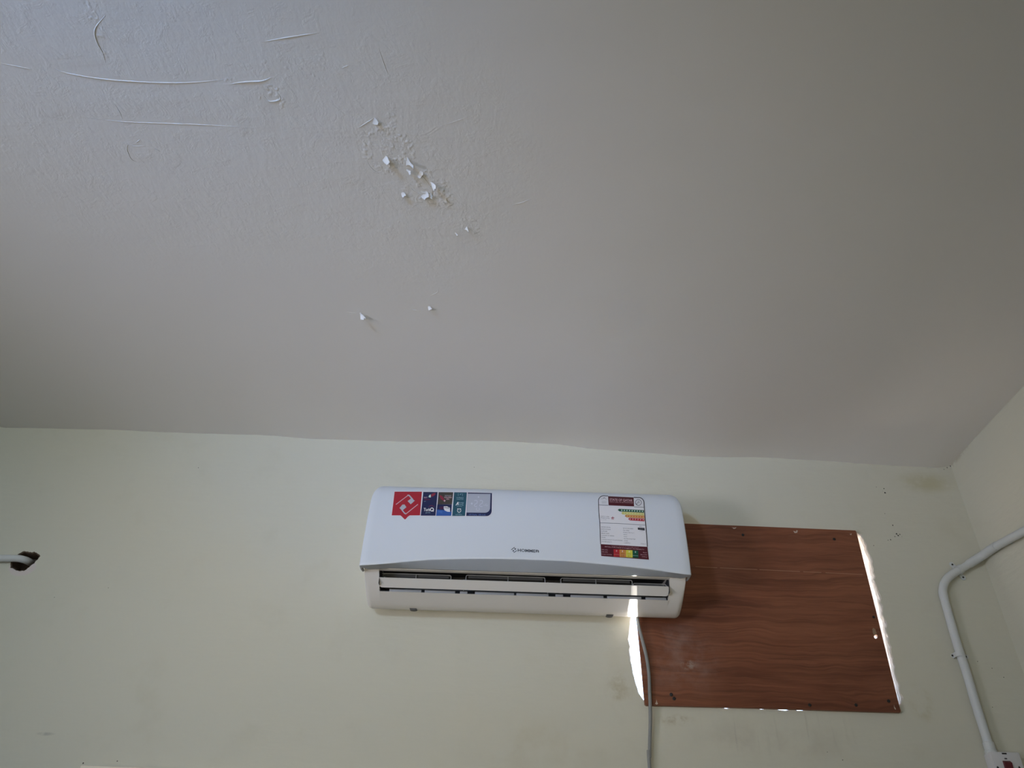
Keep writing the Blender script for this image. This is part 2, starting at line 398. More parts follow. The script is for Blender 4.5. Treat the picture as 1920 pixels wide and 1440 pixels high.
ridge([(688, 300), (694, 312), (706, 322), (722, 321)], .001); ridge([(290, 278), (300, 284)], .001); ridge([(830, 236), (880, 218)], .0007)
from mathutils import noise as mnoise
r3 = random.Random(4)
def rough_patch(cx, cy, rx, ry, amp, seed, cover=0.0):
    """blistered, half-peeled paint: a small relief hanging just under the ceiling plane"""
    c_ = on_ceiling(cx, cy); k = .00142; nx = max(20, min(110, int(rx*2))); nyy = max(18, min(110, int(ry*2.4)))
    v = []
    for i in range(nx+1):
        for j in range(nyy+1):
            u, t = 2*i/nx-1, 2*j/nyy-1
            x, y = c_[0]+u*rx*k*1.1, c_[1]+t*ry*k*1.5
            m = max(0, 1-(u*u+t*t)**.9); n1_ = mnoise.fractal(Vector((x*150+seed, y*150, seed*3.1)), .6, 2.2, 5)
            n2_ = mnoise.noise(Vector((x*40-seed, y*40, 7.7*seed)))
            h = (.5+.8*n1_)*min(1, 2.5*m)*max(0, min(1, .5+cover+1.6*n2_))
            v.append((x, y, zc(x, y)+.0004-.34*amp*max(-.2, h)))
    f = [(i*(nyy+1)+j, i*(nyy+1)+j+1, (i+1)*(nyy+1)+j+1, (i+1)*(nyy+1)+j) for i in range(nx) for j in range(nyy)]
    MB().add(v, f, m_ceil).build('blistered_patch', ceiling, smooth=True, angle=70)
for i, q in enumerate([(728, 282, 42, 34, .0042, .25), (742, 258, 26, 40, .003, 0), (796, 350, 40, 26, .0042, .2), (826, 372, 22, 16, .004, .2), (872, 424, 26, 22, .0032, 0), (662, 580, 28, 14, .0032, 0),
                       (790, 577, 34, 14, .002, 0), (510, 182, 20, 16, .0036, .2), (472, 152, 42, 8, .003, 0), (552, 113, 54, 24, .0024, 0), (700, 190, 60, 70, .0016, 0), (640, 90, 80, 80, .0012, 0),
                       (380, 90, 150, 80, .0010, 0), (190, 76, 12, 48, .0035, .1), (820, 525, 80, 50, .0010, 0), (255, 280, 30, 26, .0016, 0), (300, 340, 70, 30, .0010, 0), (660, 330, 60, 50, .0014, 0), (545, 215, 90, 40, .0010, 0)]):
    rough_patch(*q[:5], 3.7*i+1.3, q[5])

# dirt specks on the wall near the right corner
mb = MB(); m_dirt = mat('dark_grime', (0.05, 0.045, 0.035), .9, .1)
def speck(px, py, s_, m=m_dirt, asp=1.0):
    p = P(px, py, .0006); n_ = 7; a0 = r3.uniform(0, 6)
    mb.add([(p[0]+s_*r3.uniform(.6, 1.2)*math.cos(a0+k*6.283/n_), p[1], p[2]+asp*s_*r3.uniform(.6, 1.2)*math.sin(a0+k*6.283/n_)) for k in range(n_)], [tuple(range(n_))], m)
for q in [(1657.5, 916, .0022), (1659.5, 924, .0028), (1643, 913, .0012), (1655, 921, .001), (1659, 963, .0014), (1674, 985, .002), (1681, 1001, .003), (1684, 1004, .003),
          (1678, 1006, .002), (1687, 1002, .0018), (1670, 1012, .002), (1665, 1013, .0014), (1638, 1023, .0014), (1691, 1006, .001), (1776, 877, .002), (1782, 874, .0022), (1790, 873, .002), (1770, 880, .0016),
          (1833, 1240, .0014), (1860, 1253, .0012), (1882, 1270, .0014), (1861, 1326, .0012), (1580, 1425, .0014), (1551, 1410, .0012), (1428, 1302, .0), (372, 877, .0014), (889, 876, .0012), (203, 1102, .001), (156, 1431, .002), (220, 1427, .0016), (102, 1120, .0012)]:
    if q[2]: speck(*q)
meta(mb.build('dirt_specks', wall_back), 'small dark grime specks on the cream paint', kind='stuff')

# ------------------------------------------------------------------ door frame whose head just shows at the lower left
m_cream = mat('cream_gloss_wood', (0.80, 0.72, 0.60), .4)
q = P(151, 1434.5, .03); dx, dz = float(q[0]), float(q[2])
door = meta(MB().box((dx, D-.03, dz-.07), (dx+.95, D-.0005, dz), m_cream).build('door_1', bevel=.003), 'pale cream wooden door frame whose top edge just shows at the bottom left', kind='structure')
MB().box((dx, D-.03, 0.001), (dx+.07, D-.0005, dz-.07), m_cream).build('frame_post', door, bevel=.003)
MB().box((dx+.88, D-.03, 0.001), (dx+.95, D-.0005, dz-.07), m_cream).build('frame_post', door, bevel=.003)
MB().box((dx+.075, D-.02, 0.01), (dx+.875, D-.0005, dz-.075), m_cream).build('door_leaf', door, bevel=.002)

# frame of the assumed window in the wall behind the viewer
mb = MB(); m_alu = mat('window_metal', (.6, .6, .6), .4, .5, .6)
for a, b in (((WX-.23, WZ-.19), (WX+.23, WZ-.16)), ((WX-.23, WZ+.16), (WX+.23, WZ+.19)), ((WX-.23, WZ-.16), (WX-.20, WZ+.16)), ((WX+.20, WZ-.16), (WX+.23, WZ+.16))):
    mb.box((a[0], YF-.03, a[1]), (b[0], YF+.01, b[1]), m_alu)
win = meta(mb.build('assumed_window_1'), 'assumed small high window behind the viewer', kind='structure')
MB().box((WX-.20, YF-.02, WZ-.16), (WX+.20, YF-.012, WZ+.16), mat('opaque_pane', (.8, .85, .9), .5)).build('blocking_pane', win)  # opaque sheet added to keep sky light out of the window hole

# ------------------------------------------------------------------ air conditioner
m_white = mat('white_plastic', (0.69, 0.665, 0.63), .38, .4)
m_cover = mat('white_cover_plastic', (0.64, 0.68, 0.735), .3, .45)
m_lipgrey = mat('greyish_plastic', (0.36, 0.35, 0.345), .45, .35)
m_duct = mat('dark_duct_plastic', (0.03, 0.03, 0.033), .5, .4)
m_vane = mat('grey_vane_plastic', (0.30, 0.31, 0.33), .45, .4)
m_vane2 = mat('dark_grey_vane_plastic', (0.09, 0.095, 0.10), .5, .4)
AX, AZ, HW = 0.032, 2.400, 0.437
ac = empty('air_conditioner', (AX, D, AZ), 'white wall-mounted split air conditioner with stickers, overlapping the plywood board', 'air conditioner')
PROF = [(.05, .345), (.09, .345), (.125, .339), (.150, .325), (.166, .306), (.178, .28), (.188, .245), (.195, .205), (.200, .16), (.2035, .12), (.205, .09)]
ps = smooth_path([(a, b, 0) for a, b in PROF], 5); prof = [(p[0], p[1]) for p in ps]
pz = [p[1] for p in prof[::-1]]; pd = [p[0] for p in prof[::-1]]
def dcov(z):
    zz = [a for a, b in zip(pz, pd) if b > .12]; dd = [b for b in pd if b > .12]
    return float(np.interp(z, zz, dd))
ARCH = [(678.5, 1058), (710, 1056), (743, 1053.3), (806, 1048), (868, 1046.3), (910, 1046), (980, 1047), (1063, 1050.5), (1147, 1057.7), (1209, 1064.6), (1260, 1071.5), (1289, 1075.5)]
AP = [P(x, y, .205) for x, y in ARCH]; ax1 = [p[0]-AX for p in AP]; az1 = [p[2]-AZ for p in AP]
def arch(x): return float(np.interp(x, ax1, az1))
LIPZ = float(P(985, 1074.0, .172)[2]-AZ)
def W_(x, d, z): return (AX+x, D-d, AZ+z)
def inset(z, x=0):
    t = min(1.0, max(0.0, (z-.275)/.071)); return .046*(1-math.sqrt(1-t*t))
ZT = .311
mb = MB(); rows = []
nc = 48
def colx(w):
    a = [(-w, -.03), (-w, -.006), (-w+.0012, -.0018), (-w+.004, 0)]
    mid_ = [(-w+.004+(2*w-.008)*k/nc, 0) for k in range(1, nc)]
    return a+mid_+[(w-.004, 0), (w-.0012, -.0018), (w, -.006), (w, -.03)]
rows_prof = [p for p in prof]
for (d_, z_) in rows_prof:
    w_ = HW-inset(z_)+.004
    row = []
    for x, dd in colx(w_):
        zb = arch(x)
        t = (z_-pz[0])/(.345-pz[0])
        z2 = zb+(z_-pz[0])*(.345-zb)/(.345-pz[0])        # lower rows follow the arch
        d2 = (dcov(z2) if d_ > .13 else d_)
        row.append((x, d2+dd, z2))
    rows.append(row)
last = rows[-1]
rb = .010
def lo(x, dz):   # rounded lower corners
    return x
l1 = [(math.copysign(abs(x)-.0005, x) if abs(x) > HW-.01 else x, d-.0015, z-.0025) for x, d, z in last]
rows.append(l1)
l2 = []
for x, d, z in l1:
    ex = max(0, (abs(x)-(HW-.012))/.012)
    l2.append((x-math.copysign(.003*ex, x), min(d, .176) if abs(x) < HW-.005 else d-.012, min(z-.001, LIPZ+.0035*ex)))
rows.append(l2)
rows.append([(x, d-.02, LIPZ+.004) for x, d, z in l2])
v = [W_(*p) for r_ in rows for p in r_]; nn = len(rows[0])
f = [(i*nn+j, i*nn+j+1, (i+1)*nn+j+1, (i+1)*nn+j) for i in range(len(rows)-1) for j in range(nn-1)]
k = len(rows)-3
ncell = nn-1
mb.add(v, [q for q in f if q[0]//nn < k+1], m_cover); 
front_cover = mb.build('front_cover', ac, smooth=True, angle=50)
meta(front_cover, 'glossy white bowed front cover with an arched lower edge')
v2 = [W_(*p) for r_ in rows[-3:] for p in r_]
MB().add(v2, [(i*nn+j, i*nn+j+1, (i+1)*nn+j+1, (i+1)*nn+j) for i in range(2) for j in range(nn-1)], m_lipgrey).build('cover_lip', ac, smooth=True)

ENDP = [(.012, .019), (.026, .0085), (.042, .001), (.055, -.001), (.074, .004), (.095, .0135), (.118, .0275), (.140, .044), (.158, .058), (.168, .070), (.170, .10), (.160, .30), (.10, .333), (.012, .335)]
xl = float(P(709, 1085, .16)[0]-AX); xr = float(P(1256.5, 1095, .16)[0]-AX)
def prism(mb, prof_, x0, x1, m):
    n_ = len(prof_); v = [W_(x0, d, z) for d, z in prof_]+[W_(x1, d, z) for d, z in prof_]
    mb.add(v, [tuple(range(n_)), tuple(range(n_, 2*n_))[::-1]]+[(i, (i+1) % n_, n_+(i+1) % n_, n_+i) for i in range(n_)], m)
HB = HW-.004
for nm, x0, x1, sgn in (('l', -HB, xl, -1), ('r', xr, HB, 1)):
    mb = MB()
    # end block in slices so that its outer lower corner is rounded
    n_ = len(ENDP); sl = []
    R_ = .016
    for k_ in range(7):
        a = math.pi/2*k_/6; sx = (HB-R_+R_*math.sin(a))*sgn; up = R_*(1-math.cos(a))
        sl.append((sx, [(d, max(z, z+up*max(0, 1-z/.05)) if z < .05 else z) for d, z in ENDP]))
    sl = [(xl if sgn < 0 else xr, ENDP)]+sl
    v = [W_(sx, d, z) for sx, pr_ in sl for d, z in pr_]
    f = [(i*n_+j, i*n_+(j+1) % n_, (i+1)*n_+(j+1) % n_, (i+1)*n_+j) for i in range(len(sl)-1) for j in range(n_)]
    f += [tuple(range(n_)), tuple((len(sl)-1)*n_+j for j in range(n_))[::-1]]
    mb.add(v, f, m_white).build('end_panel', ac, smooth=True, angle=55)
SLZ = float(P(985, 1117, .118)[2]-AZ)
MIDP = [(.012, .019), (.026, .0085), (.042, .001), (.055, -.001), (.074, .004), (.095, SLZ-.009), (.112, SLZ-.002), (.117, SLZ), (.113, SLZ+.002), (.06, SLZ+.004), (.035, .06), (.012, .06)]
mb = MB(); prism(mb, MIDP, xl, xr, m_white); mb.build('lower_housing', ac, smooth=True, angle=50)
mb = MB(); prism(mb, [(.168, LIPZ), (.1685, LIPZ+.0045), (.14, LIPZ+.03), (.012, .30), (.012, .29), (.10, LIPZ+.024), (.155, LIPZ)], xl, xr, m_white); mb.build('upper_housing', ac)
mb = MB(); prism(mb, [(.154, LIPZ+.001), (.10, LIPZ+.022), (.05, LIPZ+.03), (.040, .06), (.045, SLZ+.006), (.04, .06), (.049, LIPZ+.032), (.10, LIPZ+.024)], xl, xr, m_duct)
mb.box(W_(xl, .045, SLZ+.0045), W_(xr, .112, SLZ+.0025), m_duct)
mb.box(W_(xl+.0005, .15, SLZ+.01), W_(xl+.002, .05, LIPZ+.01), m_duct); mb.box(W_(xr-.002, .15, SLZ+.01), W_(xr-.0005, .05, LIPZ+.01), m_duct)
mb.build('air_outlet', ac)
# louver blade
t0 = P(985, 1092, .151); t1 = P(985, 1110, .128)
LT = (.151, float(t0[2]-AZ)); LB = (.128, float(t1[2]-AZ))
lxr = xr-.0015; lxl = xl+.0002
mb = MB()
tt = np.array([LT[0]-LB[0], LT[1]-LB[1]]); tn = tt/np.linalg.norm(tt); no = np.array([tn[1], -tn[0]])
LL = np.linalg.norm(tt); rc = .008
outl = [(lxl, LL), (lxr-.002, LL), (lxr, LL-.003), (lxr, rc*1.1)]+arc2(lxr-rc, rc, rc, rc, 0, -90, 6)+[(lxl+.007, 0), (lxl+.0003, .0045)]
vf = [W_(x, *(np.array(LB)+tn*s_+no*(.0016-.0022*((s_/LL-.5)*2)**2))) for x, s_ in dens(outl, .004)]
vb = [W_(x, *(np.array(LB)+tn*s_-no*.003)) for x, s_ in dens(outl, .004)]; n_ = len(vf)
mb.add(vf+vb, [tuple(range(n_)), tuple(range(n_, 2*n_))[::-1]]+[(i, (i+1) % n_, n_+(i+1) % n_, n_+i) for i in range(n_)], m_white)
mb.build('louver', ac, smooth=True, angle=30)
# frames of the vanes behind the blade
for (x0, y0, x1, y1, xm) in [(713, 1075.5, 846, 1078.5, 780), (874, 1079.2, 1022, 1082.3, 952.6), (1051.5, 1084, 1185, 1088.3, 1117), (1187, 1093, 1249, 1096.5, None)]:
    dd = .122; a, b = P(x0, y0, dd), P(x1, y1, dd); zt = (a[2]+b[2])/2; zb = AZ+LB[1]+.012; rr = .005
    y_ = D-dd
    path = [(a[0], y_, zb), (a[0], y_, zt-rr)]+[(p[0], y_, p[1]) for p in arc2(a[0]+rr, zt-rr, rr, rr, 180, 90, 4)]+[(p[0], y_, p[1]) for p in arc2(b[0]-rr, zt-rr, rr, rr, 90, 0, 4)]+[(b[0], y_, zt-rr), (b[0], y_, zb)]
    fr = MB().tube(path, .0015, m_vane, 8).build('vane_frame', ac, smooth=True)
    MB().box((a[0]+.006, y_+.003, zt-.0075 if xm else zt-.005), (b[0]-.006, y_+.0045, zt-.001), m_vane2).build('vane_plate', fr)
    if xm:
        q = P(xm, 1082, dd); MB().box((q[0]-.0011, y_-.001, zb), (q[0]+.0011, y_+.002, zt-.001), m_vane).build('vane_rib', fr)
q = P(870.5, 1080, .11); MB().box((q[0]-.0008, D-.112, AZ+SLZ+.01), (q[0]+.0008, D-.10, AZ+LIPZ), m_vane).build('duct_rib', ac)
q = P(1027, 1085, .11); MB().box((q[0]-.0008, D-.112, AZ+SLZ+.01), (q[0]+.0008, D-.10, AZ+LIPZ), m_vane).build('duct_rib', ac)
for x0, x1 in [(731, 791), (797, 854), (863, 877), (891, 964), (968, 1028), (1041, 1055), (1069, 1130), (1137, 1200), (1208, 1246)]:
    a, b = P(x0, 1112, .10)[0], P(x1, 1112, .10)[0]
    MB().box((a, D-.115, AZ+SLZ+.001), (b, D-.085, AZ+SLZ+.0085), m_vane).build('duct_plate', ac, bevel=.001)
for px, py in ((775, 1141.5), (1143, 1151.5)):
    q = P(px, py, .052); MB().tube([(q[0], D-.058, AZ-.0005), (q[0], D-.040, AZ+.0005)], [.010, .010], mat('grey_clip_plastic', (.06, .058, .055), .5), 14, .32).build('bottom_clip', ac, smooth=True)

# ---- prints on the front cover
def cov(px, py, off=0.0006):
    d = .19
    for _ in range(14):
        q = P(px, py, d); d = dcov(q[2]-AZ)
    return P(px, py, d+off)
def paper(name, c): return mat(name, c, .45, .4)
p_white = paper('label_white', (.74, .73, .76)); p_maroon = paper('label_maroon', (.075, .006, .014)); p_red = paper('sticker_red', (.40, .016, .032))
p_navy = paper('sticker_navy', (.012, .018, .075)); p_blue = paper('sticker_blue', (.03, .10, .36)); p_brown = paper('sticker_brown', (.055, .045, .038))
p_teal = paper('sticker_teal', (.016, .085, .125)); p_silver = paper('sticker_silver', (.42, .44, .50)); p_green = paper('label_green', (.004, .085, .045))
p_yel = paper('label_yellow', (.62, .58, .07)); p_lyel = paper('label_pale_yellow', (.60, .58, .20)); p_or = paper('label_orange', (.58, .24, .06)); p_lred = paper('label_red', (.42, .02, .03))
p_ink = paper('ink_black', (.018, .018, .025)); p_grey = paper('ink_grey', (.16, .17, .20)); p_pink = paper('print_pink', (.62, .40, .44)); p_mint = paper('print_mint', (.55, .72, .64)); p_cyan = paper('print_pale_cyan', (.38, .55, .62))
p_dred = paper('sticker_dull_red', (.26, .02, .05)); p_disp = paper('display_film', (.43, .45, .52)); p_glow = paper('display_print', (.56, .58, .66))
class PR(MB):
    """flat print laid on the cover; shapes are drawn in a reading frame (ox, oy, scale)"""
    def __init__(s, ox, oy, k, lay=0): MB.__init__(s); s.ox, s.oy, s.k, s.lay = ox, oy, k, lay
    def w(s, p, lay): return cov(s.ox+p[0]/s.k, s.oy+p[1]/s.k, .0005+.00035*(s.lay+lay))
    def sheet(s, poly, m, lay=0, step=3.5):
        v, f = flat_mesh(poly, step*s.k); return s.add([s.w(p, lay) for p in v], f, m)
    def line(s, pts, wd, m, lay=0, closed=False):
        q_ = list(pts); pts = []
        for i in range(len(q_)-(0 if closed else 1)):
            a, b = np.array(q_[i], float), np.array(q_[(i+1) % len(q_)], float); k_ = max(1, int(np.linalg.norm(b-a)/(2.5*s.k)))
            pts += [a+(b-a)*j/k_ for j in range(k_)]
        if not closed: pts.append(np.array(q_[-1], float))
        n_ = len(pts); L, R_ = [], []
        for i in range(n_):
            a = pts[i-1] if (i or closed) else pts[0]; b = pts[(i+1) % n_] if (i < n_-1 or closed) else pts[-1]
            t = b-a; t = t/(np.linalg.norm(t)+1e-9); q = np.array([-t[1], t[0]])*wd/2; L.append(pts[i]+q); R_.append(pts[i]-q)
        v = [s.w(p, lay) for p in L+R_]; rngn = n_ if closed else n_-1
        return s.add(v, [(i, (i+1) % n_, n_+(i+1) % n_, n_+i) for i in range(rngn)], m)
    def text(s, body, x, y, h, m, lay=1, width=None, slope=0.03, lean=0.0, bold=0.0):
        """baseline starts at x, y; h = capital height; width = total length"""
        v, f = text_2d(body, bold)
        if not v: return s
        x0 = min(p[0] for p in v); x1 = max(p[0] for p in v); sy = h/.70; sx = (width/(x1-x0)) if width else sy
        return s.add([s.w((x+(p[0]-x0)*sx+lean*p[1]*sy, y+slope*(p[0]-x0)*sx-p[1]*sy), lay) for p in v], f, m)
    def disc(s, cx, cy, r, m, lay=1, n_=12, ry=None): return s.sheet(arc2(cx, cy, r, ry or r, 0, 360-360/n_, n_-1), m, lay, 50)

# energy label, drawn in its own reading frame
def EL(lay): return PR(1110, 920, 10.283, lay)
e = EL(0)
outline = arc2(230, 195, 105, 98, 180, 270, 8)+[(800, 128)]+arc2(905, 240, 98, 108, -90, 0, 8)+[(1040, 660), (1095, 1328), (175, 1260), (150, 620)]
e.sheet(outline, p_white, 0)
e.line(arc2(230, 195, 105, 98, 180, 270, 8)[::-1]+[(125, 195), (133, 420), (150, 620), (166, 1030)], 13, p_ink, 1)
e.line(arc2(230, 195, 105, 98, 250, 270, 3)+[(310, 103)], 13, p_ink, 1)
e.line([(805, 130), (880, 133)]+arc2(905, 240, 98, 108, -85, 0, 8)+[(1014, 420), (1035, 640), (1068, 1080)], 15, p_ink, 1)
e.line([(135, 275), (315, 282)], 10, p_grey, 1); e.line([(812, 312), (1003, 320)], 10, p_grey, 1); e.line([(148, 621), (500, 632), (1036, 664)], 8, p_grey, 1)
lab = meta(e.build('energy_label', ac), 'white energy rating label with maroon bands')
e = EL(1); e.sheet([(310, 106), (802, 130), (812, 304), (320, 283)], p_maroon)
e.text('STATE OF QATAR', 340, 190, 42, p_pink, 1, 440, .05, bold=.02); e.text('ENERGY LABEL FOR AIR CONDITIONER', 342, 222, 18, p_pink, 1, 452, .05)
e.build('header_band', lab)
e = EL(1); e.line(arc2(895, 228, 58, 56, 0, 345, 23), 11, p_grey, 1, True); e.line([(862, 268), (885, 222), (896, 198)], 9, p_grey, 1); e.line([(905, 245), (915, 205)], 7, p_grey, 1); e.line([(915, 200), (905, 232), (890, 240)], 5, p_grey, 1)
e.sheet([(835, 225), (868, 268), (880, 240), (862, 275), (843, 262)], p_grey, 1); e.build('round_emblem', lab)
e = EL(1); e.line(arc2(235, 155, 20, 20, 180, 360, 8), 9, p_grey, 1); e.text('MINISTRY OF', 170, 165, 12, p_grey, 1, 46, .05); e.text('ENVIRONMENT', 262, 168, 12, p_grey, 1, 36, .05)
for i in range(4): e.text('STANDARDS AND METROLOGY', 185, 205+14*i, 10, paper('ink_pale_grey', (.36, .38, .42)), 1, 95, .04)
e.build('ministry_print', lab)
for (pts, m, dots, dm) in [([(497, 372), (520, 350), (1000, 376), (1002, 425), (530, 400)], p_green, [(575+49.5*i, 377+2.6*i) for i in range(9)], p_mint),
                           ([(565, 432), (590, 405), (1004, 428), (1008, 480), (590, 458)], p_lyel, [(625+53*i, 432+2.8*i) for i in range(8)], paper('print_cream', (.66, .64, .36))),
                           ([(630, 488), (655, 464), (1010, 482), (1013, 534), (665, 514)], p_or, [(680+51*i, 490+3*i) for i in range(7)], paper('print_peach', (.70, .46, .22))),
                           ([(698, 546), (722, 522), (1014, 540), (1012, 592), (730, 572)], p_lred, [(737+50*i, 547+2.8*i) for i in range(6)], p_pink)]:
    e = EL(1); e.sheet(pts, m, 0)
    for q in dots:
        st = [(q[0]+(17 if k % 2 == 0 else 10)*math.sin(k*math.pi/5), q[1]-(17 if k % 2 == 0 else 10)*math.cos(k*math.pi/5)) for k in range(10)]
        e.sheet(st, dm, 1, 50)
    e.build('rating_arrow', lab)
e = EL(1); star = [(400+(36 if k % 2 == 0 else 17)*math.sin(k*math.pi/5), 530-(36 if k % 2 == 0 else 17)*math.cos(k*math.pi/5)) for k in range(10)]
e.sheet(star, paper('star_maroon', (.20, .02, .05)), 0, 50); e.disc(404, 534, 13, p_pink, 1); e.line(star, 5, p_pink, 1, True)
e.build('rating_star', lab)
e = EL(1)
e.text('ENERGY LABEL', 165, 500, 16, p_grey, 0, 170, .07); e.text('EFFICIENCY RATING', 165, 530, 15, p_grey, 0, 175, .07); e.text('B.T.U./HR', 165, 558, 8, p_grey, 0, 110, .05)
e.build('rating_print', lab)
e, e2 = EL(1), EL(1)
for i, (a, wa, b, wb) in enumerate([('CERTIFICATE NO.', 190, 'QS-AC-0412/2020', 195), ('DATE OF ISSUE', 183, 'Feb 2020', 115), ('SUPPLIER', 118, 'Product Trd. Co. 1', 205), ('BRAND NAME', 152, 'Home', 68),
                                    ('COUNTRY OF ORIGIN', 240, 'China', 66), ('MODEL', 75, 'HS-18CO/QATAR', 222), ('COOLING CAPACITY (T1) kW/COOLING', 395, '5.2/46', 70), ('POWER (kW) T1', 185, '1.650/2.1', 118)]):
    y0 = 708+40.2*i; e.text(a, 172+3*i, y0, 19, p_grey, 0, wa, .055); e2.text(b, 597+3.5*i, y0+24, 19, p_grey, 0, wb, .055)
e2.text('BTU', 918, 700, 18, p_grey, 0, 50, .05); e2.text('T1 T2 T3', 915, 782, 14, p_grey, 0, 75, .05)
e2.text('Class-1', 940, 1030, 18, p_grey, 0, 95, .05)
e.build('field_names', lab); e2.build('field_values', lab)
e = EL(1); e.sheet([(882, 712), (1012, 718), (1018, 768), (886, 752)], p_ink, 0); e.text('18000', 905, 745, 22, p_grey, 1, 90, .05); e.build('capacity_badge', lab)
foot = EL(1); foot.sheet([(166, 1030), (1070, 1083), (1097, 1330), (178, 1260)], p_maroon)
pk2 = paper('print_dull_pink', (.42, .20, .24))
foot.text('WARNING: REMOVAL OF THIS LABEL BEFORE', 372, 1070, 14, pk2, 1, 530, .065); foot.text('RETAIL PURCHASE IS SUBJECT TO PENALTY', 247, 1088, 19, p_pink, 1, 760, .078)
for i, (a, wa, b, xb, wb) in enumerate([('EER (T1)', 110, 'Btu/h', 985, 72), ('EER (T3)', 110, 'Btu-h/W', 938, 125), ('Energy Consump.', 195, 'kWh/yr', 965, 105)]):
    foot.text(a, 190, 1145+42*i, 17, p_pink, 1, wa, .06); foot.text(b, xb, 1200+40*i, 17, p_pink, 1, wb, .06)
foot.build('footer_band', lab)
for i, (x0, x1, m, tm, t1_, t2_) in enumerate([(415, 530, p_lred, paper('ink_dark_red', (.14, .0, .0)), '12.25', '10.40'), (530, 655, p_or, paper('ink_brown', (.16, .06, .0)), '10.25', '10.40'), (655, 780, p_yel, paper('ink_olive', (.14, .13, .0)), '11.5', '46.1'), (780, 892, p_green, paper('ink_dark_green', (.0, .02, .01)), '12.0', '7.21')]):
    e = EL(2); sl_ = .057; yy = lambda x, y: y+sl_*(x-415)
    e.sheet([(x0, yy(x0, 1128)), (x1, yy(x1, 1128)), (x1+4, yy(x1, 1270)), (x0+4, yy(x0, 1270))], m, 0)
    e.text('8' if i != 1 else '1', (x0+x1)/2-10, yy(x0, 1178), 34, p_pink if i == 0 else (p_mint if i == 3 else m_flake), 1, 22 if i != 1 else 10, 0)
    e.text(t1_, x0+30, yy(x0, 1218), 26, tm, 1, 66, .057); e.text(t2_, x0+30, yy(x0, 1258), 24, tm, 1, 62, .057)
    e.line([(x0+6, yy(x0, 1228)), (x1-4, yy(x1, 1228))], 5, paper('print_cell_rule', (.5, .25, .22)) if i < 2 else (p_lyel if i == 2 else p_cyan), 1)
    e.build('rating_cell', lab)

# promotional sticker, drawn in its own reading frame
def BR(lay): return PR(720, 910, 9.143, lay)
e = BR(0)
base = [(172, 100), (1440, 112), (1850, 128), (1860, 140), (1855, 420)]+arc2(1765, 440, 85, 95, 0, 90, 8)+[(1400, 530), (440, 525), (400, 560), (368, 595), (345, 588), (300, 545), (270, 522), (120, 520)]
e.sheet(base, paper('sticker_white', (.76, .74, .78)), 0)
brand = meta(e.build('promotional_sticker', ac), 'long promotional sticker of red, navy, brown and teal fields round the display')
e = BR(1); e.sheet([(182, 108), (650, 108), (618, 515), (440, 515), (405, 540), (370, 582), (350, 582), (310, 540), (280, 515), (132, 515)], p_red, 0)
e.line([(205, 328), (412, 172)], 13, p_pink, 1); e.line([(400, 170), (430, 172), (495, 245)], 22, p_silver, 1); e.sheet([(405, 270), (468, 222), (528, 262), (458, 325)], p_silver, 2)
e.line([(582, 325), (372, 492)], 13, p_pink, 1); e.line([(378, 490), (352, 478), (280, 385)], 20, p_silver, 1); e.sheet([(265, 392), (315, 330), (352, 328), (384, 375), (322, 425)], p_silver, 2)
e.build('red_field', brand)
def field(x0t, x1t, x0b, x1b, y0, y1, m): 
    e.sheet([(x0t, y0), (x1t, y0+2), (x1b, y1), (x0b, y1)], m, 0)
e = BR(1); field(674, 920, 630, 884, 112, 520, p_navy)
e.sheet([(806, 160), (830, 138), (872, 128), (886, 145), (868, 172), (838, 190), (806, 196)], p_dred, 1); e.sheet([(762, 200), (775, 170), (800, 155), (804, 205), (785, 208)], p_mint, 2)
e.text('R417', 686, 220, 22, p_pink, 1, 56, 0, .1, .02); e.text('FREON', 688, 252, 22, p_dred, 1, 90, 0, .1); e.text('new', 684, 280, 14, p_cyan, 1, 34, -.1)
e.text('Turb', 680, 440, 52, m_flake, 1, 108, .02, .06, .02); e.line(arc2(822, 415, 27, 27, 0, 340, 17), 14, m_flake, 1, True); e.line([(825, 425), (850, 448)], 11, m_flake, 1); e.line(arc2(812, 392, 52, 45, 215, 330, 10), 6, p_dred, 1)
e.text('gentle', 712, 475, 18, p_cyan, 1, 82, 0, .1); e.build('navy_field', brand)
e = BR(1); field(935, 1188, 916, 1166, 116, 325, p_brown); field(914, 1164, 892, 1150, 325, 522, p_navy)
e.sheet([(905, 415), (1020, 425), (1160, 455), (1150, 522), (894, 522)], p_blue, 1)
e.sheet([(950, 178), (975, 170), (1010, 195), (1035, 245), (1020, 265), (975, 235)], p_dred, 1); e.sheet([(1020, 265), (1040, 245), (1055, 262), (1040, 285)], p_pink, 2)
e.text('ANTI-RUST', 1040, 184, 17, p_glow, 1, 118, .02); e.text('GOLDEN', 1034, 217, 24, p_pink, 1, 126, .02, 0, .02); e.text('FIN', 1070, 248, 22, p_pink, 1, 46, .02, 0, .02)
e.sheet([(1025, 360), (1080, 358), (1130, 385), (1134, 455), (1085, 452), (1040, 430), (1024, 400)], p_white, 2); e.text('FREE', 1038, 395, 26, p_grey, 3, 80, .05, 0, .02)
e.text('CO', 955, 405, 38, p_dred, 2, 60, 0); e.text('FRE', 930, 470, 36, paper('print_mid_blue', (.08, .2, .55)), 2, 72, .03); e.build('brown_field', brand)
e = BR(1); field(1202, 1422, 1168, 1390, 118, 524, p_teal)
for x in (1272, 1345): e.line([(x, 140), (x, 185)], 4, p_cyan, 1)
e.line([(1300, 155), (1308, 162), (1322, 140)], 6, p_cyan, 1)
e.text('Intelligent', 1245, 218, 18, p_cyan, 1, 118, 0); e.text('Control Off', 1245, 246, 18, p_cyan, 1, 115, 0)
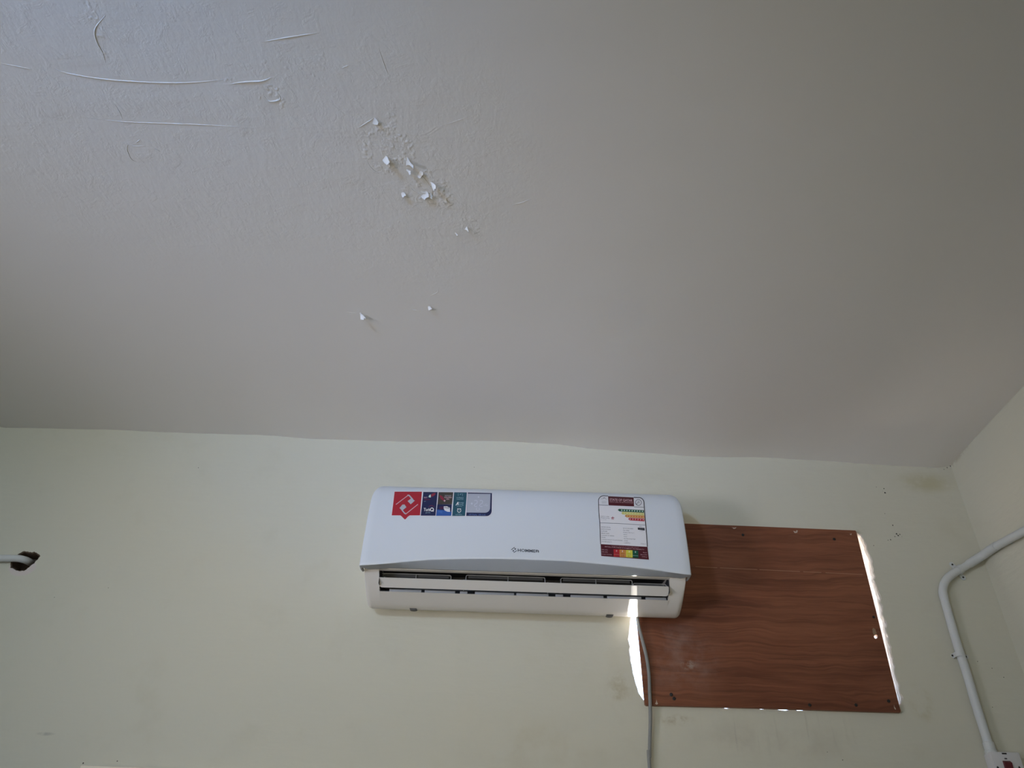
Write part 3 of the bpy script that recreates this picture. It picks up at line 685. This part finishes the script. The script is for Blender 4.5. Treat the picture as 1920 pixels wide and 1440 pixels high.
e.sheet([(1225, 345), (1262, 285), (1275, 285), (1275, 340), (1262, 340), (1260, 312), (1242, 342)], m_flake, 1); e.text('Energy', 1282, 308, 22, p_cyan, 1, 86, .0); e.text('Saving', 1282, 340, 22, p_cyan, 1, 78, .02); e.text('function', 1250, 365, 12, p_cyan, 1, 92, 0)
e.line(arc2(1288, 432, 30, 30, 0, 340, 17), 9, m_flake, 1, True); e.line([(1258, 405), (1268, 398)], 14, m_flake, 1); e.line([(1306, 400), (1318, 406)], 14, m_flake, 1); e.line([(1288, 418), (1288, 434), (1298, 436)], 6, p_cyan, 1)
e.text('Sleep', 1262, 483, 10, p_cyan, 1, 50, 0); e.text('Smart Alarm', 1225, 508, 16, p_cyan, 1, 112, 0); e.build('teal_field', brand)
e = BR(1)
e.sheet([(1438, 122), (1852, 132), (1846, 420)]+arc2(1760, 435, 86, 92, 0, 90, 8)+[(1408, 524), (1412, 470)], p_navy, 0)
e.sheet([(1440, 142), (1825, 148), (1818, 380)]+arc2(1730, 385, 88, 85, 0, 90, 8)+[(1416, 466)], p_disp, 1)
for x in (1548, 1640):
    e.line([(x+2, 262), (x+30, 255), (x+52, 270), (x+48, 305), (x+8, 325), (x-2, 352), (x+22, 364), (x+48, 358)], 11, p_glow, 2)
e.disc(1505, 312, 17, p_glow, 2); e.disc(1718, 342, 7, p_glow, 2); e.line(arc2(1760, 335, 18, 18, 0, 270, 8), 8, p_glow, 2); e.line(arc2(1610, 408, 26, 26, -60, 240, 12), 8, p_glow, 2); e.disc(1620, 200, 14, p_glow, 2)
p_led = paper('print_led_blue', (.16, .25, .55)); e.text('LED Display', 1455, 510, 22, p_led, 1, 140, .02); e.text('LED mode', 1620, 513, 22, p_led, 1, 120, .02); e.build('display_window', brand)

# maker's mark in the middle of the cover
e = PR(940, 1010, 21.333, 0); m_mark = paper('mark_grey', (.06, .07, .09))
e.line([(395, 448), (515, 352), (540, 345)], 26, m_mark, 0); e.sheet([(510, 410), (548, 378), (598, 412), (556, 450)], m_mark, 0, 50)
e.line([(620, 470), (520, 548), (492, 552)], 26, m_mark, 0); e.sheet([(440, 492), (485, 445), (518, 478), (480, 522)], m_mark, 0, 50)
e.text('HOMME', 655, 512, 112, m_mark, 0, 705, .058, 0, .025)
e.line([(1395, 545), (1395, 460)], 34, m_mark, 0); e.line([(1380, 458), (1445, 462), (1478, 475), (1490, 500), (1488, 555)], 30, m_mark, 0); e.line([(1410, 512), (1470, 516)], 22, m_mark, 0)
e.build('makers_mark', ac)

# ------------------------------------------------------------------ plywood board over the opening
m_ply = mat('red_brown_plywood', (0.22, 0.085, 0.045), .42, .35)
g = N(m_ply)
wv = g.scale(g.pos, (2.2, 1, 26))
warp = g.noise(g.scale(g.pos, (2.5, 1, 5)), 1.4, 3)
cmb = g.n('ShaderNodeCombineXYZ'); g.put(cmb.inputs[2], g.math('MULTIPLY', warp, 1.9))
addv = g.n('ShaderNodeVectorMath', operation='ADD'); g.put(addv.inputs[0], wv); g.put(addv.inputs[1], cmb.outputs[0])
grain = g.noise(addv.outputs[0], 1.25, 5, .62); finegrain = g.noise(g.scale(g.pos, (9, 1, 240)), 1, 4, .6)
c = g.mix(g.ramp(grain, .36, .66), (0.205, 0.073, 0.037), (0.125, 0.041, 0.021))
c = g.mix(g.ramp(g.noise(g.scale(g.pos, (1.2, 1, 5)), 1.5, 3), .45, .7, 0, .55), c, (0.27, 0.105, 0.055))
lines = g.noise(g.scale(addv.outputs[0], (1, 1, 5)), 1.6, 4, .6)
c = g.mix(g.math('MULTIPLY', g.ramp(lines, .48, .70), .52), c, (0.095, 0.034, 0.018))
c = g.mix(g.math('MULTIPLY', g.ramp(lines, .50, .30), .40), c, (0.27, 0.11, 0.056))
c = g.mix(g.math('MULTIPLY', g.ramp(finegrain, .5, .75), .35), c, (0.10, 0.035, 0.02))
dust = g.math('MULTIPLY', g.blob(P(1275, 1235), (.16, .2, .13)), g.ramp(g.noise(g.pos, 14, 5, .65), .35, .75))
c = g.mix(g.math('MULTIPLY', dust, .38), c, (.36, .27, .24))
fib = g.math('MULTIPLY', g.blob(P(1290, 1248), (.03, .2, .02)), g.ramp(g.noise(g.pos, 60, 4, .7), .45, .65))
c = g.mix(g.math('MULTIPLY', fib, .5), c, (.45, .40, .36))
g.put(g.b.inputs['Base Color'], c); g.put(g.b.inputs['Normal'], g.bump(finegrain, .15, .001))
TL, TR, BR_, BL = (1186, 977), (1604, 994.5), (1689, 1336), (1209.5, 1321.5)
board_px = [(1183, 976.5), (1280, 981.5), (1420, 987), (1603.5, 994.6), (1605.5, 996.5), (1647, 1163), (1686.5, 1325), (1689, 1333), (1688, 1336), (1560, 1332), (1400, 1327), (1212, 1322.5), (1209, 1320), (1207, 1300), (1200, 1222), (1193.5, 1157), (1190, 1100)]
PD = .011
bp = [P(x, y, PD) for x, y in board_px]
pl = empty('plywood_board', (float(np.mean([p[0] for p in bp])), D-.001, float(bp[11][2])), 'reddish-brown plywood board screwed over the wall opening right of the air conditioner', 'board')
notch = [(p[0], p[2]) for p in (P(x, y, PD) for x, y in arc2(1642.3, 1193.5, 3.6, 3.9, 0, 330, 11))]
mb = MB(); o2 = [(p[0], p[2]) for p in bp]
for dy in (PD, .0015):
    holed_plane(mb, o2, [notch], D-dy, m_ply)
m_edge = mat('plywood_edge', (0.26, 0.15, 0.10), .7, .2)
for lp, m in ((o2, m_edge), (notch, m_edge)):
    n_ = len(lp); mb.add([(p[0], D-PD, p[1]) for p in lp]+[(p[0], D-.0015, p[1]) for p in lp], [(i, (i+1) % n_, n_+(i+1) % n_, n_+i) for i in range(n_)], m)
mb.build('sheet', pl)
for px, py, r_ in ((1393, 1003, 2.6), (1564, 1011, 2.6), (1638, 1157, 2.2), (1258.5, 1302.5, 2.8), (1264, 1310, 2.8), (1518, 1322, 2.6), (1605, 1322, 2.6), (1666, 1314.5, 2.6)):
    q = P(px, py, PD); k = .00165*r_
    MB().tube([(q[0], D-PD+.0005, q[2]), (q[0], D-PD-.0012, q[2]), (q[0], D-PD-.0018, q[2])], [k, k, k*.6], mat('black_screw', (.012, .011, .011), .5), 10).build('screw', pl, smooth=True)
m_chip = mat('pale_bare_chip', (.52, .42, .34), .8, .2)
def chip(poly, seed, m=m_chip):
    r = random.Random(seed); q = [P(x+r.uniform(-.5, .5), y+r.uniform(-.5, .5), PD+.0006) for x, y in dens(poly, 2)]
    MB().add([tuple(p) for p in q], [tuple(range(len(q)))], m).build('chipped_patch', pl)
chip([(1371.5, 988), (1375, 991.5), (1380, 991), (1380.5, 988.5), (1377, 990)], 1); chip([(1487, 995), (1490, 999.5), (1494.5, 999), (1496, 995), (1493, 993.5), (1492, 997)], 2)
chip([(1593, 1001), (1596, 1003.5), (1597, 1000.5)], 3); chip([(1231, 1312), (1233.5, 1320), (1231.5, 1321.5), (1228.5, 1320)], 4)
chip([(1675, 1319), (1680, 1331), (1677.5, 1329.5)], 5); chip([(1635.5, 1179), (1638, 1177), (1641.5, 1180), (1644, 1188.5), (1640, 1191), (1637, 1189)], 6, mat('bare_wood_chip', (.30, .20, .13), .8, .2))
for x0, x1 in ((1304, 1345), (1350, 1420), (1424, 1500), (1506, 1540), (1548, 1618)):
    ln = lambda x: 1062.5+(x-1304)*.0465; q = [P(x, ln(x)+s_, PD+.0005) for x, s_ in ((x0, .35), (x1, .45), (x1, -.35), (x0, -.35))]
    MB().add([tuple(p) for p in q], [(0, 1, 2, 3)], mat('pale_scratch', (.42, .24, .15), .7, .2)).build('scratch', pl)

# ------------------------------------------------------------------ cables and conduit
m_gcable = mat('grey_cable_sheath', (.23, .23, .22), .45, .4)
pts = [P(1194, 1146, .026), P(1195, 1158, .026), P(1198.5, 1178, .025), P(1205.5, 1204, .026), P(1212, 1231, .022), P(1216.7, 1264, .020), P(1218, 1298, .019), P(1219, 1320, .018), P(1219.5, 1353, .014), P(1218.5, 1387, .012), P(1218, 1420, .012), P(1218.5, 1445, .012)]
e_ = pts[-1]; pts += [np.array((e_[0]+.004, D-.012, 1.5)), np.array((e_[0], D-.012, .8)), np.array((e_[0]+.006, D-.012, .012))]
cable = MB().tube(smooth_path(pts, 5), .0046, m_gcable, 12).build('power_cable', smooth=True)
meta(cable, 'thin grey cable hanging from the air conditioner down past the board\'s left edge', 'cable')
m_pvc = mat('white_painted_conduit', (.58, .60, .60), .42, .4)
pts = [P(-260, 1041, .014), P(-80, 1045, .013), P(0, 1046.8, .012), P(31, 1047, .010), P(45, 1049.5, .003), P(54, 1053, -.012), P(60, 1056, -.035)]
e_ = pts[0]; pts = [np.array((XL+.02, e_[1], e_[2]+.004))]+pts
stub = MB().tube(smooth_path(pts, 6), .0102, m_pvc, 14).build('white_cable', smooth=True)
meta(stub, 'thick white cable entering a ragged hole in the wall at the left edge', 'cable')

RC = .0113; dw = RC+.003
rp = [PX(x, y, XR-dw) for x, y in ((1868, 1024), (1917, 997.5))]
sl_ = (rp[1]-rp[0]); endp = rp[1]+sl_/np.linalg.norm(sl_)*1.6; endp[0] = XR-dw
pts = [P(1859, 1413, dw), P(1851.7, 1390, dw), P(1831, 1325, dw), P(1811.7, 1260, dw), P(1794, 1206, dw), P(1778, 1150, dw), P(1768.5, 1115, dw), P(1768, 1104, dw), P(1770.5, 1094, dw), P(1778, 1083, dw), P(1792.5, 1072, dw), P(1807.5, 1063.5, dw), P(1824, 1053, dw+.004), P(1845, 1039.5, dw+.02), rp[0], rp[1], endp]
con = empty('conduit', (float(pts[0][0]), D, float(pts[0][2])), 'white painted plastic conduit rising from the switch and bending onto the right wall', 'conduit')
sp_ = smooth_path(pts, 8); rad = []
for i, p in enumerate(sp_):
    s_ = i/8.0; rr = RC
    if 5.6 < s_ < 6.4: rr = RC*(1+.06*math.sin((s_-5.6)/.8*math.pi))
    if 10.4 < s_ < 11.4: rr = RC*.93
    if 11.6 < s_ < 14.2: rr = RC*1.10
    rad.append(rr)
MB().tube(sp_, rad, m_pvc, 18).build('pipe', con, smooth=True)
b_, t_ = np.array(pts[0]), np.array(pts[1]); ad = (t_-b_)/np.linalg.norm(t_-b_)
MB().tube([b_-ad*.004, b_+ad*.006, b_+ad*.007, b_+ad*.026, b_+ad*.027], [RC+.004, RC+.004, RC+.0022, RC+.0022, RC], m_pvc, 18).build('adaptor_collar', con, smooth=True, angle=30)
def saddle(px, py, px2, py2, la, lb):
    """strap over the pipe at px, py; px2, py2 lies further along the pipe; la/lb = lengths of the two lugs"""
    c_ = P(px, py, dw); ax = P(px2, py2, dw)-c_; ax /= np.linalg.norm(ax); nrm = np.array([0, -1.0, 0]); sd = np.cross(ax, nrm); sd /= np.linalg.norm(sd)
    Wd = .013; mb = MB(); R1 = RC+.0015; R0 = RC+.0003; prof_ = []
    for r_ in (R1, R0):
        a = [(r_*math.cos(t), r_*math.sin(t)) for t in [math.pi*k/12 for k in range(13)]]
        a = [(r_, -dw+.001)]+a+[(-r_, -dw+.001)]; prof_.append(a)
    loop = prof_[0]+prof_[1][::-1]; n_ = len(loop)
    v = [c_+sd*x+nrm*z+ax*w_ for w_ in (-Wd/2, Wd/2) for x, z in loop]
    mb.add(v, [(i, (i+1) % n_, n_+(i+1) % n_, n_+i) for i in range(n_)]+[(i, i+1, n_-2-i, n_-1-i) for i in range(n_//2-1)]+[(n_+i, n_+i+1, 2*n_-2-i, 2*n_-1-i) for i in range(n_//2-1)], m_pvc)
    st = mb.build('saddle_clip', con, smooth=True, angle=40)
    for sgn, L_ in ((1, la), (-1, lb)):
        if not L_: continue
        o_ = [(R0, -Wd/2), (R0+L_-Wd*.5, -Wd/2)]+[(R0+L_-Wd*.5+Wd*.5*math.cos(t), Wd*.5*math.sin(t)) for t in [-math.pi/2+math.pi*k/8 for k in range(1, 8)]]+[(R0+L_-Wd*.5, Wd/2), (R0, Wd/2)]
        n2_ = len(o_); v = [c_+sd*sgn*x+ax*y+nrm*(z-dw) for z in (.001, .0042) for x, y in o_]
        MB().add(v, [tuple(range(n2_)), tuple(range(n2_, 2*n2_))]+[(i, (i+1) % n2_, n2_+(i+1) % n2_, n2_+i) for i in range(n2_)], m_pvc).build('clip_lug', st)
        h_ = c_+sd*sgn*(R0+L_*.55)+nrm*(.0042-dw); MB().tube([h_, h_+nrm*.0006], .0028, mat('dark_screw_hole', (.02, .017, .015), .8), 10).build('screw_hole', st)
saddle(1799, 1068, 1807.5, 1063.5, .018, .019)
saddle(1799.5, 1228, 1794, 1206, .017, .006)

# ------------------------------------------------------------------ switch at the lower right
m_sw = mat('white_switch_plastic', (.62, .61, .62), .35, .4)
DS = .036; a = P(1855.5, 1408.5, DS); b = P(1911, 1411, DS)
x0, x1, z1 = float(a[0]), float(b[0]), float((a[2]+b[2])/2); h = x1-x0; z0 = z1-h
sw = empty('wall_switch', ((x0+x1)/2, D, z0), 'white surface-mounted wall switch with a red rocker below the conduit', 'switch')
MB().box((x0+.001, D-DS+.010, z0+.001), (x1-.001, D-.0005, z1-.001), m_sw).build('back_box', sw, bevel=.003)
MB().box((x0, D-DS, z0), (x1, D-DS+.0095, z1), m_sw).build('face_plate', sw, bevel=.0025)
def on_plate(px, py): q = P(px, py, DS); return float(q[0]), float(q[2])
m_slot = mat('black_slot', (.006, .006, .006), .4)
xa, za = on_plate(1878, 1411.5); xb, zb = on_plate(1887.5, 1414.5)
MB().box((xa, D-DS-.0008, zb), (xb, D-DS+.001, za), m_slot).build('neon_window', sw)
xa, za = on_plate(1883, 1421.2); xb, zb = on_plate(1888.5, 1423.8)
MB().box((xa, D-DS-.0006, zb), (xb, D-DS+.001, za), mat('dark_grey_mark', (.05, .05, .05), .5)).build('indicator_mark', sw)
xa, za = on_plate(1879.5, 1426.5); xb, zb = on_plate(1893.5, 1426.5)
rk = MB().add([(xa, D-DS-.001, za), (xb, D-DS-.001, za), (xb, D-DS-.007, za-.005), (xa, D-DS-.007, za-.005), (xb, D-DS-.004, za-.03), (xa, D-DS-.004, za-.03), (xb, D-DS-.001, za-.036), (xa, D-DS-.001, za-.036), (xa, D-DS+.002, za), (xb, D-DS+.002, za), (xb, D-DS+.002, za-.036), (xa, D-DS+.002, za-.036)],
              [(0, 1, 2, 3), (3, 2, 4, 5), (5, 4, 6, 7), (0, 3, 5, 7, 11, 8), (1, 9, 10, 6, 4, 2), (8, 9, 1, 0), (7, 6, 10, 11), (8, 11, 10, 9)], mat('red_rocker', (.11, .008, .016), .4)).build('rocker', sw)
meta(rk, 'dark red rocker')
for px in (1870, 1910.5):
    xa, za = on_plate(px, 1436.5); MB().tube([(xa, D-DS+.0005, za-.004), (xa, D-DS-.0008, za-.004)], .0026, m_slot, 10, 1.5).build('plate_screw', sw)
